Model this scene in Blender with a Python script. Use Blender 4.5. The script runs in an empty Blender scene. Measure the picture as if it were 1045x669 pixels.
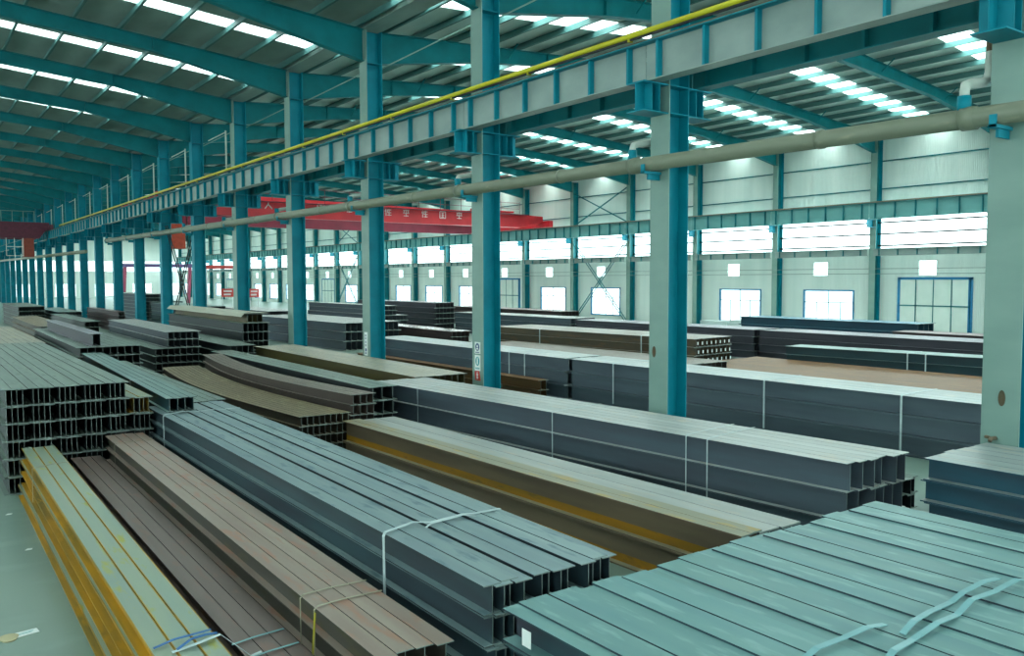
import bpy, bmesh, math, random
from mathutils import Vector, Matrix
random.seed(7)
C = bpy.context.scene
COL = C.collection
PI = math.pi
HC = 3.65                                   # eye height above the floor

# ------------------------------------------------------------------ camera
cam_d = bpy.data.cameras.new('camera'); cam = bpy.data.objects.new('camera', cam_d); COL.objects.link(cam)
C.camera = cam
F_PX = 862.88; YAW = 0.629446; PITCH = 0.058884; ROLL = -0.0026228
cam_d.sensor_width = 36.0; cam_d.lens = 36.0 * F_PX / 1045.0
cam_d.clip_start = 0.05; cam_d.clip_end = 600
fw = Vector((math.sin(YAW)*math.cos(PITCH), math.cos(YAW)*math.cos(PITCH), -math.sin(PITCH)))
rt = Vector((math.cos(YAW), -math.sin(YAW), 0)); up = rt.cross(fw)
r2 = rt*math.cos(ROLL) + up*math.sin(ROLL); u2 = -rt*math.sin(ROLL) + up*math.cos(ROLL)
cam.matrix_world = Matrix(((r2.x, u2.x, -fw.x, 0), (r2.y, u2.y, -fw.y, 0), (r2.z, u2.z, -fw.z, HC), (0, 0, 0, 1)))

# ------------------------------------------------------------------ exposure, sky
C.view_settings.view_transform = 'Standard'; C.view_settings.look = 'None'
C.view_settings.gamma = 1.0; C.view_settings.use_curve_mapping = False
C.view_settings.exposure = 0.10
W = bpy.data.worlds.new('world'); C.world = W; W.use_nodes = True
bg = W.node_tree.nodes['Background']; bg.inputs[0].default_value = (0.82, 0.97, 1.0, 1); bg.inputs[1].default_value = 3.2
C.cycles.use_denoising = True
C.cycles.max_bounces = 6; C.cycles.diffuse_bounces = 3; C.cycles.glossy_bounces = 3
C.cycles.transparent_max_bounces = 12; C.cycles.sample_clamp_indirect = 4.0

# ------------------------------------------------------------------ layout numbers (metres)
P = 7.0                                     # bay
CX = 13.54; CY0 = 5.83                      # middle column row
WX = 47.86; WY0 = 28.49 - 7*7               # right wall columns
NB = 25
def cy(n): return CY0 + P*n
def wy(n): return cy(n) + 1.66              # wall column at the other end of rafter n
RX = 30.7                                   # ridge of the right nave
LX = -3.5; NX = -20.5                       # ridge and outer wall of the near nave
def roof_r(x): return 12.1 + .068*((x-CX) if x < RX else (WX-x))
def roof_n(x): return 12.1 + .095*((CX-x) if x > LX else (x-NX))
def SKO(x): return .4 if x < CX-1 else 0.0
def skew(x): return 1.66*max(0, (x-CX))/(WX-CX)
Y0, Y1 = -10.0, CY0 + P*NB + 3

# ------------------------------------------------------------------ daylight behind the roof lights and the high windows, plus added fills
SKY_RAD = 6.5
def area(name, loc, rot, sx, sy, rad, col=(0.93, 1.0, 0.985)):
    l = bpy.data.lights.new(name, 'AREA'); l.shape = 'RECTANGLE'; l.size = sx; l.size_y = sy
    l.energy = rad * PI * sx * sy; l.color = col
    o = bpy.data.objects.new(name, l); COL.objects.link(o); o.location = loc; o.rotation_euler = rot
    return o
for n in range(-2, NB):
    ym = cy(n) + P/2
    for (xa, xb, fn) in ((NX, LX, roof_n), (LX, CX, roof_n), (CX, RX, roof_r), (RX, WX, roof_r)):
        xm = (xa+xb)/2; ang = math.atan2(fn(xb-.01)-fn(xa+.01), xb-xa)
        area('daylight_roof', (xm, ym+skew(xm)+SKO(xa), fn(xm)+.75), (0, -ang, 0), (xb-xa), 1.4, SKY_RAD*(2.5 if xm > RX else 1.4 if xm > CX else .9))
    area('daylight_high_window', (WX+.9, ym+1.66, 6.3), (0, PI/2, 0), 2.2, 6.9, SKY_RAD)
    area('added_outer_fill', (NX-.6, ym, 6.3), (0, -PI/2, 0), 2.0, 6.9, SKY_RAD*1.2)  # unseen strip window, added to bring light into the near aisle

for x in (-12, 0, 12, 24, 36): area('added_front_fill', (x, Y0-.5, 6.4), (PI/2, 0, 0), 11.0, 3.6, SKY_RAD*.5)  # unseen window light, added to fill faces turned toward the camera end
# ------------------------------------------------------------------ materials
def rgb(h):
    h = h.lstrip('#'); v = [int(h[i:i+2], 16)/255 for i in (0, 2, 4)]
    return tuple((c/12.92 if c <= .04045 else ((c+.055)/1.055)**2.4) for c in v) + (1,)
MATS = {}
def mat(name, c1, c2=None, rough=.5, metal=0.0, scale=(3, .35, 3), amount=1.0, spots=None, spot_t=.62, bump=0.0, bscale=40, spec=.5):
    m = bpy.data.materials.new(name); m.use_nodes = True; nt = m.node_tree; N = nt.nodes; L = nt.links
    b = N['Principled BSDF']; b.inputs['Roughness'].default_value = rough; b.inputs['Metallic'].default_value = metal
    b.inputs['Specular IOR Level'].default_value = spec
    c1 = rgb(c1); c2 = rgb(c2) if c2 else tuple(x*.75 for x in c1[:3]) + (1,)
    tc = N.new('ShaderNodeTexCoord'); oi = N.new('ShaderNodeObjectInfo')
    add = N.new('ShaderNodeVectorMath'); add.operation = 'ADD'
    sc = N.new('ShaderNodeVectorMath'); sc.operation = 'SCALE'; sc.inputs[3].default_value = 37
    comb = N.new('ShaderNodeCombineXYZ')
    for i in range(3): L.new(oi.outputs['Random'], comb.inputs[i])
    L.new(comb.outputs[0], sc.inputs[0]); L.new(sc.outputs[0], add.inputs[1]); L.new(tc.outputs['Object'], add.inputs[0])
    mp = N.new('ShaderNodeMapping'); mp.inputs['Scale'].default_value = scale; L.new(add.outputs[0], mp.inputs[0])
    no = N.new('ShaderNodeTexNoise'); no.inputs['Scale'].default_value = 1.6; no.inputs['Detail'].default_value = 6; L.new(mp.outputs[0], no.inputs[0])
    rp = N.new('ShaderNodeValToRGB'); rp.color_ramp.elements[0].position = .35; rp.color_ramp.elements[1].position = .68
    rp.color_ramp.elements[0].color = c1; rp.color_ramp.elements[1].color = c2; L.new(no.outputs[0], rp.inputs[0])
    out = rp.outputs[0]
    mr = N.new('ShaderNodeMapRange'); mr.inputs[3].default_value = .82; mr.inputs[4].default_value = 1.15
    L.new(oi.outputs['Random'], mr.inputs[0])
    mu = N.new('ShaderNodeMixRGB'); mu.blend_type = 'MULTIPLY'; mu.inputs[0].default_value = amount
    L.new(out, mu.inputs[1]); L.new(mr.outputs[0], mu.inputs[2]); out = mu.outputs[0]
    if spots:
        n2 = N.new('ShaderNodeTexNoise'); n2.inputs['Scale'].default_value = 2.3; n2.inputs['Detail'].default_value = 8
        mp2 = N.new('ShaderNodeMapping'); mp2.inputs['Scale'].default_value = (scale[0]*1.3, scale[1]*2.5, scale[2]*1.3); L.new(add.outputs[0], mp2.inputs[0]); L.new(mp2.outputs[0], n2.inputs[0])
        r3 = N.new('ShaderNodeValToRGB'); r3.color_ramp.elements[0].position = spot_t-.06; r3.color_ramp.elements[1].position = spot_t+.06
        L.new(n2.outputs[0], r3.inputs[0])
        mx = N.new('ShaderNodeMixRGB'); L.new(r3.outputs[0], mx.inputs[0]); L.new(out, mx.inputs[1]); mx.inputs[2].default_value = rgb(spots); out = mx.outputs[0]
    L.new(out, b.inputs['Base Color'])
    if bump:
        n3 = N.new('ShaderNodeTexNoise'); n3.inputs['Scale'].default_value = bscale; L.new(tc.outputs['Object'], n3.inputs[0])
        bp = N.new('ShaderNodeBump'); bp.inputs['Strength'].default_value = bump; bp.inputs['Distance'].default_value = .01
        L.new(n3.outputs[0], bp.inputs['Height']); L.new(bp.outputs[0], b.inputs['Normal'])
    MATS[name] = m; return m
G = (1, .35, 1)
mat('teal_paint', '#07899c', '#067b8c', .5, scale=G, amount=.15, spec=.2)
mat('teal_dark_paint', '#0c747c', '#09666c', .5, scale=G, amount=.15, spec=.25)
mat('pale_grey_green', '#82a096', '#75958c', .45, scale=G, amount=.15)
mat('girder_pale', '#95a6a0', '#81948f', .5, scale=(1, .6, 1), amount=.15)
mat('rafter_paint', '#04777e', '#036a70', .55, scale=G, amount=.1, spec=.2)
mat('purlin_paint', '#4c7b78', '#3f6c6a', .6, scale=G, amount=.2)
mat('roof_sheet', '#80958f', '#72877f', .6, scale=G, amount=.1)
mat('roof_sheet_pale', '#c6d8d2', '#b4c8c2', .5, scale=G, amount=0)  # paler sheet used over the far hall
mat('yellow_paint', '#c9c31a', '#b3a812', .45, amount=.1)
mat('pipe_paint', '#7c8370', '#6e7664', .4, scale=(2, .3, 2), amount=.1, spots='#8a8c76', spot_t=.66)
mat('white_plastic', '#c9d2c8', '#b9c4ba', .4, amount=.1)
mat('rusty_pipe', '#7d6f5a', '#6d5c48', .6, amount=.1)
mat('floor_paint', '#7a9184', '#6f8880', .32, scale=(.25, .25, .25), amount=0, spots='#7f978c', spot_t=.6)
mat('red_paint', '#dc2a34', '#c4222e', .4, scale=(.5, .5, .5), amount=.1)
mat('maroon_paint', '#84243a', '#701e32', .45, scale=(.5, .5, .5), amount=.1)
mat('orange_paint', '#c0431f', '#a8381c', .5, amount=.1)
mat('rust_red_paint', '#8a3d2c', '#783425', .5, amount=.1)
mat('purple_paint', '#7a6496', '#6b5787', .5, amount=.1)
mat('pink_paint', '#b2506e', '#a0465f', .5, amount=.1)
mat('letter_white', '#f4ecea', '#eadfdd', .5, amount=0)
mat('sign_white', '#e8efec', '#dfe8e5', .4, amount=0)
mat('sign_blue', '#2c4a78', '#2c4a78', .4, amount=0)
mat('sign_teal', '#1b9aa0', '#1b9aa0', .4, amount=0)
mat('sign_red', '#c8453f', '#c8453f', .4, amount=0)
mat('black', '#12181a', '#0e1315', .6, amount=0)
mat('blue_frame', '#1581b0', '#11719e', .5, amount=0)
mat('door_panel', '#e6f1e8', '#dceae0', .5, scale=(1, 1, 1), amount=0)
mat('strap_white', '#c4d3d3', '#aabcbe', .35, amount=.1)
mat('strap_teal', '#7fb0b4', '#6da1a6', .35, amount=.1)
mat('strap_blue', '#1f68a8', '#18548f', .35, amount=.1)
mat('strap_pale', '#a5a28c', '#928e78', .4, amount=.1)
mat('strap_yellow', '#b7b02b', '#a39c22', .4, amount=.1)
mat('timber', '#7d6a48', '#6b5a3c', .8, amount=.2)
mat('cardboard', '#b3ad8a', '#a49d7b', .8, amount=0)
mat('rust_mark', '#5a4a34', '#46503e', .8, amount=0)
mat('tarp_pale', '#b3b5a4', '#a2a595', .6, amount=0, bump=.4, bscale=3)
mat('white_block', '#cfdedb', '#b5c7c5', .6, amount=.1)
def hexmul(h, k):
    h = h.lstrip('#'); return '#' + ''.join('%02x' % min(255, int(int(h[i:i+2], 16)*k)) for i in (0, 2, 4))
def smat(key, top1, top2, body1, body2, spots=None, rough=.42, body_spots=None, tt=.62, kt=.93, kb=.70):  # dusty tops; sides scaled darker, with shade put into their colour
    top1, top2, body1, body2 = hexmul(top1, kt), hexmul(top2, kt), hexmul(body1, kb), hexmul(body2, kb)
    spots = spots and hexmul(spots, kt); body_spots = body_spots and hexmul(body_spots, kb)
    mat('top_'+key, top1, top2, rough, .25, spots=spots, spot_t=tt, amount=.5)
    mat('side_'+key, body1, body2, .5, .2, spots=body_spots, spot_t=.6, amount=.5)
smat('grey', '#94aaaa', '#7f989c', '#476a74', '#414f5c', spots='#5f7f88', tt=.62)  # bluish spots are patches of shade painted onto the tops
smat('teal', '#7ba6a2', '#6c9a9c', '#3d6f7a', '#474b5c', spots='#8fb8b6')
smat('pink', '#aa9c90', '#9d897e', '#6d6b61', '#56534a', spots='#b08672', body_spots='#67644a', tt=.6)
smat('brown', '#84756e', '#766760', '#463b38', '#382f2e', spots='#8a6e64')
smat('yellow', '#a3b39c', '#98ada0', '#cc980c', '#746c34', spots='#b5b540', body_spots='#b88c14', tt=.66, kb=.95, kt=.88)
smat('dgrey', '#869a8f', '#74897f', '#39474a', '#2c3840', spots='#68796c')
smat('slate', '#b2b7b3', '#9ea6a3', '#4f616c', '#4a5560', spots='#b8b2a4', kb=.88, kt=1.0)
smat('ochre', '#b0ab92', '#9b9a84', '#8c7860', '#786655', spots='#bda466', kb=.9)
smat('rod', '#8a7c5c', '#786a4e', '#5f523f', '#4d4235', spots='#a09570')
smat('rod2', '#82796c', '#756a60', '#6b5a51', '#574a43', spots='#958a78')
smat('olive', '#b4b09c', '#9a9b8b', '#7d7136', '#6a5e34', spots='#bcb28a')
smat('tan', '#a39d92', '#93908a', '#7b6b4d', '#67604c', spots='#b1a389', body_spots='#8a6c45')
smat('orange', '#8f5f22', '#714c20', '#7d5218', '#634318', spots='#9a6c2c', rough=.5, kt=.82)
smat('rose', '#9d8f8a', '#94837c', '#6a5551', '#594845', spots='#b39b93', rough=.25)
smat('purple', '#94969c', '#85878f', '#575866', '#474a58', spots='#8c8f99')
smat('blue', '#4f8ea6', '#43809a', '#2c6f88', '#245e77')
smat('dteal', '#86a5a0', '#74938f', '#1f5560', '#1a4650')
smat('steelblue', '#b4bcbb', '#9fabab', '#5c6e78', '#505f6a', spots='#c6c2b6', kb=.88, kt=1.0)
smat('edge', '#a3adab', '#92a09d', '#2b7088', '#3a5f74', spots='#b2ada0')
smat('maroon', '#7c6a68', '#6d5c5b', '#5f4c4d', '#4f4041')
M = MATS
mat('cut_steel', '#8d9c97', '#788884', .5, .2, amount=.6)
mat('ochre_band', '#b57c10', '#8f6a1a', .5, .1, spots='#6b5a30', amount=.4)
mat('teal_light', '#6aa5a3', '#5c9896', .5, scale=G, amount=.1)
mat('dark_red_paint', '#5e2638', '#50202f', .5, amount=.1)

def wall_mat(name, c1, c2, ribs=3.2):
    m = bpy.data.materials.new(name); m.use_nodes = True; nt = m.node_tree; N = nt.nodes; L = nt.links
    b = N['Principled BSDF']; b.inputs['Roughness'].default_value = .55
    tc = N.new('ShaderNodeTexCoord'); mp = N.new('ShaderNodeMapping'); mp.inputs['Scale'].default_value = (1, 1, .03); L.new(tc.outputs['Object'], mp.inputs[0])
    no = N.new('ShaderNodeTexNoise'); no.inputs['Scale'].default_value = 1.4; no.inputs['Detail'].default_value = 5; L.new(mp.outputs[0], no.inputs[0])
    rp = N.new('ShaderNodeValToRGB'); rp.color_ramp.elements[0].color = rgb(c1); rp.color_ramp.elements[1].color = rgb(c2); rp.color_ramp.elements[0].position = .35; rp.color_ramp.elements[1].position = .65
    L.new(no.outputs[0], rp.inputs[0]); L.new(rp.outputs[0], b.inputs['Base Color'])
    wv = N.new('ShaderNodeTexWave'); wv.bands_direction = 'Y'; wv.inputs['Scale'].default_value = ribs; L.new(tc.outputs['Object'], wv.inputs[0])
    bp = N.new('ShaderNodeBump'); bp.inputs['Strength'].default_value = .5; bp.inputs['Distance'].default_value = .04
    L.new(wv.outputs[0], bp.inputs['Height']); L.new(bp.outputs[0], b.inputs['Normal'])
    MATS[name] = m; return m
wall_mat('wall_sheet', '#eef8f0', '#e2f0e8')

def glass_mat(name, tint, trans):
    m = bpy.data.materials.new(name); m.use_nodes = True; nt = m.node_tree; N = nt.nodes; L = nt.links
    N.remove(N['Principled BSDF']); out = N['Material Output']
    tr = N.new('ShaderNodeBsdfTransparent'); tr.inputs[0].default_value = tint
    df = N.new('ShaderNodeBsdfTranslucent'); df.inputs[0].default_value = (.8, .85, .83, 1)
    mx = N.new('ShaderNodeMixShader'); mx.inputs[0].default_value = 1-trans
    L.new(tr.outputs[0], mx.inputs[1]); L.new(df.outputs[0], mx.inputs[2]); L.new(mx.outputs[0], out.inputs[0])
    MATS[name] = m; return m
glass_mat('rooflight_sheet', (.9, .94, .93, 1), .6)
glass_mat('window_glass', (.93, .97, .97, 1), .92)

# ------------------------------------------------------------------ mesh helpers
class MB:
    def __init__(s): s.v = []; s.f = []; s.m = []
    def box(s, a, b, mi=0):
        (x0, y0, z0), (x1, y1, z1) = a, b; k = len(s.v)
        s.v += [(x0,y0,z0),(x1,y0,z0),(x1,y1,z0),(x0,y1,z0),(x0,y0,z1),(x1,y0,z1),(x1,y1,z1),(x0,y1,z1)]
        for q in ((0,3,2,1),(4,5,6,7),(0,1,5,4),(1,2,6,5),(2,3,7,6),(3,0,4,7)):
            s.f.append(tuple(k+i for i in q)); s.m.append(mi)
    def prism(s, prof, path, mi=0, top=None, ymi=None):
        """prof: closed list of 2-D (a,b); path: list of functions (a,b)->(x,y,z)"""
        n = len(prof); k = len(s.v)
        for fn in path: s.v += [fn(a, b) for a, b in prof]
        for j in range(len(path)-1):
            for i in range(n):
                i2 = (i+1) % n; s.f.append((k+j*n+i, k+j*n+i2, k+(j+1)*n+i2, k+(j+1)*n+i)); s.m.append(top if (top is not None and i == ymi) else mi)
        s.f.append(tuple(k+i for i in range(n-1, -1, -1))); s.m.append(mi)
        s.f.append(tuple(k+(len(path)-1)*n+i for i in range(n))); s.m.append(mi)
    def bar(s, p, q, w, h=None, mi=0, upv=(0, 0, 1)):
        h = h or w; p = Vector(p); q = Vector(q); d = (q-p).normalized(); u = Vector(upv)
        if abs(d.dot(u)) > .98: u = Vector((1, 0, 0))
        r = d.cross(u).normalized(); u = r.cross(d)
        prof = [(-w/2, -h/2), (w/2, -h/2), (w/2, h/2), (-w/2, h/2)]
        s.prism(prof, [lambda a, b, o=o: tuple(o + r*a + u*b) for o in (p, q)], mi)
    def tube(s, pts, rad, seg=12, mi=0):
        pts = [Vector(p) for p in pts]; k = len(s.v); n = len(pts)
        ref = None
        for j, p in enumerate(pts):
            d = (pts[min(j+1, n-1)] - pts[max(j-1, 0)]).normalized()
            if ref is None:
                ref = Vector((0, 0, 1)) if abs(d.z) < .9 else Vector((1, 0, 0))
            r = d.cross(ref).normalized(); u = r.cross(d).normalized(); ref = u
            rr = rad[j] if isinstance(rad, (list, tuple)) else rad
            for i in range(seg):
                t = 2*PI*i/seg; s.v.append(tuple(p + r*math.cos(t)*rr + u*math.sin(t)*rr))
        for j in range(n-1):
            for i in range(seg):
                i2 = (i+1) % seg; s.f.append((k+j*seg+i, k+j*seg+i2, k+(j+1)*seg+i2, k+(j+1)*seg+i)); s.m.append(mi)
        s.f.append(tuple(k+i for i in range(seg-1, -1, -1))); s.m.append(mi)
        s.f.append(tuple(k+(n-1)*seg+i for i in range(seg))); s.m.append(mi)
    def poly(s, pts, th, mi=0, axis='x'):
        """flat outline in 3-D extruded by vector th"""
        n = len(pts); k = len(s.v); th = Vector(th)
        s.v += [tuple(p) for p in pts] + [tuple(Vector(p)+th) for p in pts]
        s.f.append(tuple(k+i for i in range(n))); s.m.append(mi)
        s.f.append(tuple(k+n+i for i in range(n-1, -1, -1))); s.m.append(mi)
        for i in range(n):
            i2 = (i+1) % n; s.f.append((k+i2, k+i, k+n+i, k+n+i2)); s.m.append(mi)
    def mesh(s, name, mats, smooth=False):
        me = bpy.data.meshes.new(name); me.from_pydata(s.v, [], s.f)
        for m in mats: me.materials.append(m)
        me.polygons.foreach_set('material_index', s.m)
        if smooth: me.polygons.foreach_set('use_smooth', [True]*len(s.f))
        bm = bmesh.new(); bm.from_mesh(me); bmesh.ops.recalc_face_normals(bm, faces=bm.faces); bm.to_mesh(me); bm.free()
        me.update(); return me
    def build(s, name, mats, parent=None, smooth=False):
        if not isinstance(mats, (list, tuple)): mats = [mats]
        mats = [M[m] if isinstance(m, str) else m for m in mats]
        return link(name, s.mesh(name, mats, smooth), parent)
def link(name, me, parent=None):
    o = bpy.data.objects.new(name, me); COL.objects.link(o)
    if parent: o.parent = parent
    return o
def tag(o, label=None, cat=None, group=None, kind=None):
    if label or cat:
        o['label'] = label; o['kind'] = 'thing'
    if cat: o['category'] = cat
    if group: o['group'] = group
    if kind: o['kind'] = kind
    return o
def thing(name, label, cat, loc=(0, 0, 0), group=None):
    o = bpy.data.objects.new(name, None); COL.objects.link(o); o.location = loc; o.empty_display_size = .2
    return tag(o, label, cat, group)
def copy_tree(root, loc, label):
    r = root.copy(); COL.objects.link(r); r.location = loc; r['label'] = label
    for ch in root.children:
        c = ch.copy(); COL.objects.link(c); c.parent = r
        for g in ch.children:
            d = g.copy(); COL.objects.link(d); d.parent = c
    return r
ORD = ['first', 'second', 'third', 'fourth', 'fifth', 'sixth', 'seventh', 'eighth', 'ninth', 'tenth', 'eleventh', 'twelfth', 'thirteenth',
       'fourteenth', 'fifteenth', 'sixteenth', 'seventeenth', 'eighteenth', 'nineteenth', 'twentieth', 'twenty-first', 'twenty-second',
       'twenty-third', 'twenty-fourth', 'twenty-fifth', 'twenty-sixth', 'twenty-seventh', 'twenty-eighth', 'twenty-ninth', 'thirtieth']
def struct(o): o['kind'] = 'structure'; return o

# ------------------------------------------------------------------ floor
b = MB(); b.box((NX-.3, Y0-.3, -.2), (WX+.6, Y1+.3, 0)); struct(b.build('floor', 'floor_paint'))

# ------------------------------------------------------------------ walls
b = MB()
X0w, X1w = WX+.34, WX+.46
ZS0, ZS1 = 5.38, 7.26
openings = []                                # (y0,y1,z0,z1)
DOORS = (0, 6, 12, 18)
for n in range(-3, NB+1):
    ya = wy(n); k = n-3                      # wall column k as measured: bay k-1 .. k
for n in range(-3, NB):
    m_ = wy(n) + P/2
    isdoor = (n - 2) % 6 == 0
    if isdoor: openings.append((m_-2.05, m_+2.1, 0.0, 3.5, 'door'))
    else: openings.append((m_-1.9, m_+1.55, .6, 2.76, 'win'))
    openings.append((m_-.1, m_+.95, 3.76, 4.6, 'sq'))
for n in range(-3, NB):
    a = max(Y0, wy(n)); e = min(Y1, wy(n+1))
    if e <= a: continue
    ops = [o for o in openings if o[0] >= wy(n) and o[1] <= wy(n+1) and o[0] > Y0]
    lo = [o for o in ops if o[4] != 'sq']; sq = [o for o in ops if o[4] == 'sq']
    if lo:
        o = lo[0]
        b.box((X0w, a, 0), (X1w, o[0], 3.68)); b.box((X0w, o[1], 0), (X1w, e, 3.68)); b.box((X0w, o[0], o[3]), (X1w, o[1], 3.68))
        if o[2] > 0: b.box((X0w, o[0], 0), (X1w, o[1], o[2]))
    else: b.box((X0w, a, 0), (X1w, e, 3.68))
    if sq:
        o = sq[0]
        b.box((X0w, a, 3.68), (X1w, o[0], ZS0)); b.box((X0w, o[1], 3.68), (X1w, e, ZS0)); b.box((X0w, o[0], 3.68), (X1w, o[1], o[2])); b.box((X0w, o[0], o[3]), (X1w, o[1], ZS0))
    else: b.box((X0w, a, 3.68), (X1w, e, ZS0))
    b.box((X0w, a, ZS1), (X1w, e, 12.35))
struct(b.build('wall_right', 'wall_sheet'))
b = MB()
b.box((NX-.2, Y0, 0), (NX, Y1, ZS0)); b.box((NX-.2, Y0, ZS1), (NX, Y1, 12.4)); struct(b.build('wall_left', 'wall_sheet'))
b = MB(); b.box((NX, Y1, 2.7), (WX+.46, Y1+.2, 5.2)); b.box((NX, Y1, 7.2), (WX+.46, Y1+.2, 14))
for i in range(10): b.box((NX+i*7, Y1, 0), (min(NX+i*7+3.4, WX+.46), Y1+.2, 2.7)); b.box((NX+i*7+3.4, Y1, 0), (min(NX+i*7+7, WX+.46), Y1+.2, .3))
struct(b.build('wall_back', 'wall_sheet'))
b = MB(); b.box((NX, Y0-.2, 0), (WX+.46, Y0, 4.6)); b.box((NX, Y0-.2, 8.2), (WX+.46, Y0, 14)); struct(b.build('wall_front', 'wall_sheet'))  # high opening added so the front fill can enter

wn = 0; dn = 0
strip_meshes = {}
for o in openings:
    y0, y1, z0, z1, kd = o
    if y0 < Y0 or y1 > Y1: continue
    if kd == 'door':
        dn += 1; r = bpy.data.objects.new('door_%d' % dn, None); COL.objects.link(r); r.location = (X0w, y0, 0); struct(r)
        w = y1-y0
        f = MB(); f.box((-.10, -.12, 0), (.05, .1, z1+.12)); f.box((-.10, w-.1, 0), (.05, w+.06, z1+.12)); f.box((-.10, -.12, z1), (.05, w+.06, z1+.14)); f.build('door_frame', 'blue_frame', r)
        for i in range(4):
            d = MB(); d.box((-.06-.02*(i % 2), i*w/4-.03, .02), (-.04-.02*(i % 2), (i+1)*w/4+.03, z1+.02)); d.box((-.10, i*w/4, 1.95), (-.05, (i+1)*w/4, 2.02), 1); d.box((-.10, i*w/4-.03, .02), (-.05, i*w/4+.02, z1), 1)
            d.build('door_panel', ['door_panel', 'teal_dark_paint'], r)
    else:
        wn += 1; r = bpy.data.objects.new('window_%d' % wn, None); COL.objects.link(r); r.location = (X0w, y0, z0); struct(r)
        w = y1-y0; h = z1-z0
        if kd == 'win':
            f = MB(); t = .09
            f.box((-.06, -t, -t), (.06, 0, h+t)); f.box((-.06, w, -t), (.06, w+t, h+t)); f.box((-.06, 0, h), (.06, w, h+t)); f.box((-.06, 0, -t), (.06, w, 0)); f.build('window_frame', 'blue_frame', r)
            f = MB(); f.box((0, 0, h*.66), (.05, w, h*.66+.05))
            for q in (.25, .5, .75): f.box((0, w*q-.02, 0), (.05, w*q+.02, h*.66))
            f.box((0, w*.5-.02, h*.66), (.05, w*.5+.02, h)); f.build('mullion', 'teal_dark_paint', r)
            g = MB(); g.box((.02, 0, 0), (.03, w, h)); g.build('window_glass', 'window_glass', r)
        else:
            g = MB(); g.box((.02, 0, 0), (.03, w, h)); g.build('window_glass', 'window_glass', r)
            f = MB(); f.box((-.01, -.03, -.03), (.04, 0, h+.03)); f.box((-.01, w, -.03), (.04, w+.03, h+.03)); f.build('window_frame', 'door_panel', r)
for n in range(-2, NB):
    wn += 1; r = bpy.data.objects.new('window_%d' % wn, None); COL.objects.link(r); r.location = (X0w, wy(n), ZS0); struct(r)
    if n == -2:
        g = MB(); g.box((.03, 0, 0), (.05, P, ZS1-ZS0)); g0 = g.build('window_glass', 'window_glass', r)
        f = MB()
        for z in (.12, .82, 1.5): f.box((-.1, 0, z), (.0, P, z+.085))
        f.box((-.05, 0, 0), (.05, .1, ZS1-ZS0)); f0 = f.build('glazing_bar', 'black', r)
    else:
        for s_ in (g0, f0):
            c = s_.copy(); COL.objects.link(c); c.parent = r
wn += 1; r = bpy.data.objects.new('window_%d' % wn, None); COL.objects.link(r); struct(r)
g = MB(); g.box((NX-.1, Y0, ZS0), (NX-.08, Y1, ZS1)); g.build('window_glass', 'window_glass', r)  # glass of the added, unseen outer strip
wn += 1; r = bpy.data.objects.new('window_%d' % wn, None); COL.objects.link(r); struct(r)
g = MB(); g.box((NX, Y1+.1, 5.2), (WX, Y1+.12, 7.2)); g.build('window_glass', 'window_glass', r)
wn += 1; r = bpy.data.objects.new('window_%d' % wn, None); COL.objects.link(r); struct(r)
g = MB(); g.box((NX, Y0-.12, 4.6), (WX, Y0-.1, 8.2)); g.build('window_glass', 'window_glass', r)  # glass over the added front opening
for i in range(9):
    wn += 1; r = bpy.data.objects.new('window_%d' % wn, None); COL.objects.link(r); struct(r)
    g = MB(); g.box((NX+i*7+3.4, Y1+.1, .3), (NX+i*7+7, Y1+.12, 2.7)); g.build('window_glass', 'window_glass', r)
    g = MB(); g.box((NX+i*7+5.15, Y1, .3), (NX+i*7+5.25, Y1+.08, 2.7)); g.box((NX+i*7+3.4, Y1, 1.7), (NX+i*7+7, Y1+.08, 1.78)); g.build('mullion', 'blue_frame', r)

# ------------------------------------------------------------------ roof: sheets, roof lights
b = MB()
def sheet(fn, xa, xb, ya, yb, dz=.27, th=.05):
    pts = [(xa, ya+skew(xa), fn(xa+.001)+dz), (xb, ya+skew(xb), fn(xb-.001)+dz), (xb, yb+skew(xb), fn(xb-.001)+dz), (xa, yb+skew(xa), fn(xa+.001)+dz)]
    return pts, (0, 0, th)
for (xa, xb, fn) in ((NX-.2, LX, roof_n), (LX, CX, roof_n), (CX, RX, roof_r), (RX, WX+.5, roof_r)):
    prev = Y0 - 2
    for n in range(-3, NB):
        ym = cy(n) + P/2
        ym += SKO(xa); hw = .5 if xa < CX-1 else .64
        if ym - hw > prev: b.poly(*sheet(fn, xa, xb, prev, ym-hw), mi=1 if xa > CX-1 else 0)
        prev = max(prev, ym+hw)
    b.poly(*sheet(fn, xa, xb, prev, Y1+.2), mi=1 if xa > CX-1 else 0)
struct(b.build('ceiling', ['roof_sheet', 'roof_sheet_pale']))
for (xa, xb, fn) in ((NX-.2, LX, roof_n), (LX, CX, roof_n), (CX, RX, roof_r), (RX, WX+.5, roof_r)):
    first = None
    for n in range(-2, NB):
        wn += 1; ym = cy(n)+P/2+SKO(xa); hw = .5 if xa < CX-1 else .64
        if first is None:
            b = MB(); b.poly(*sheet(fn, xa, xb, -hw, hw, .28, .02)); first = b.build('window_%d' % wn, 'rooflight_sheet'); o = first
        else:
            o = first.copy(); o.name = 'window_%d' % wn; COL.objects.link(o)
        o.location = (0, ym, 0); struct(o)

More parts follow.
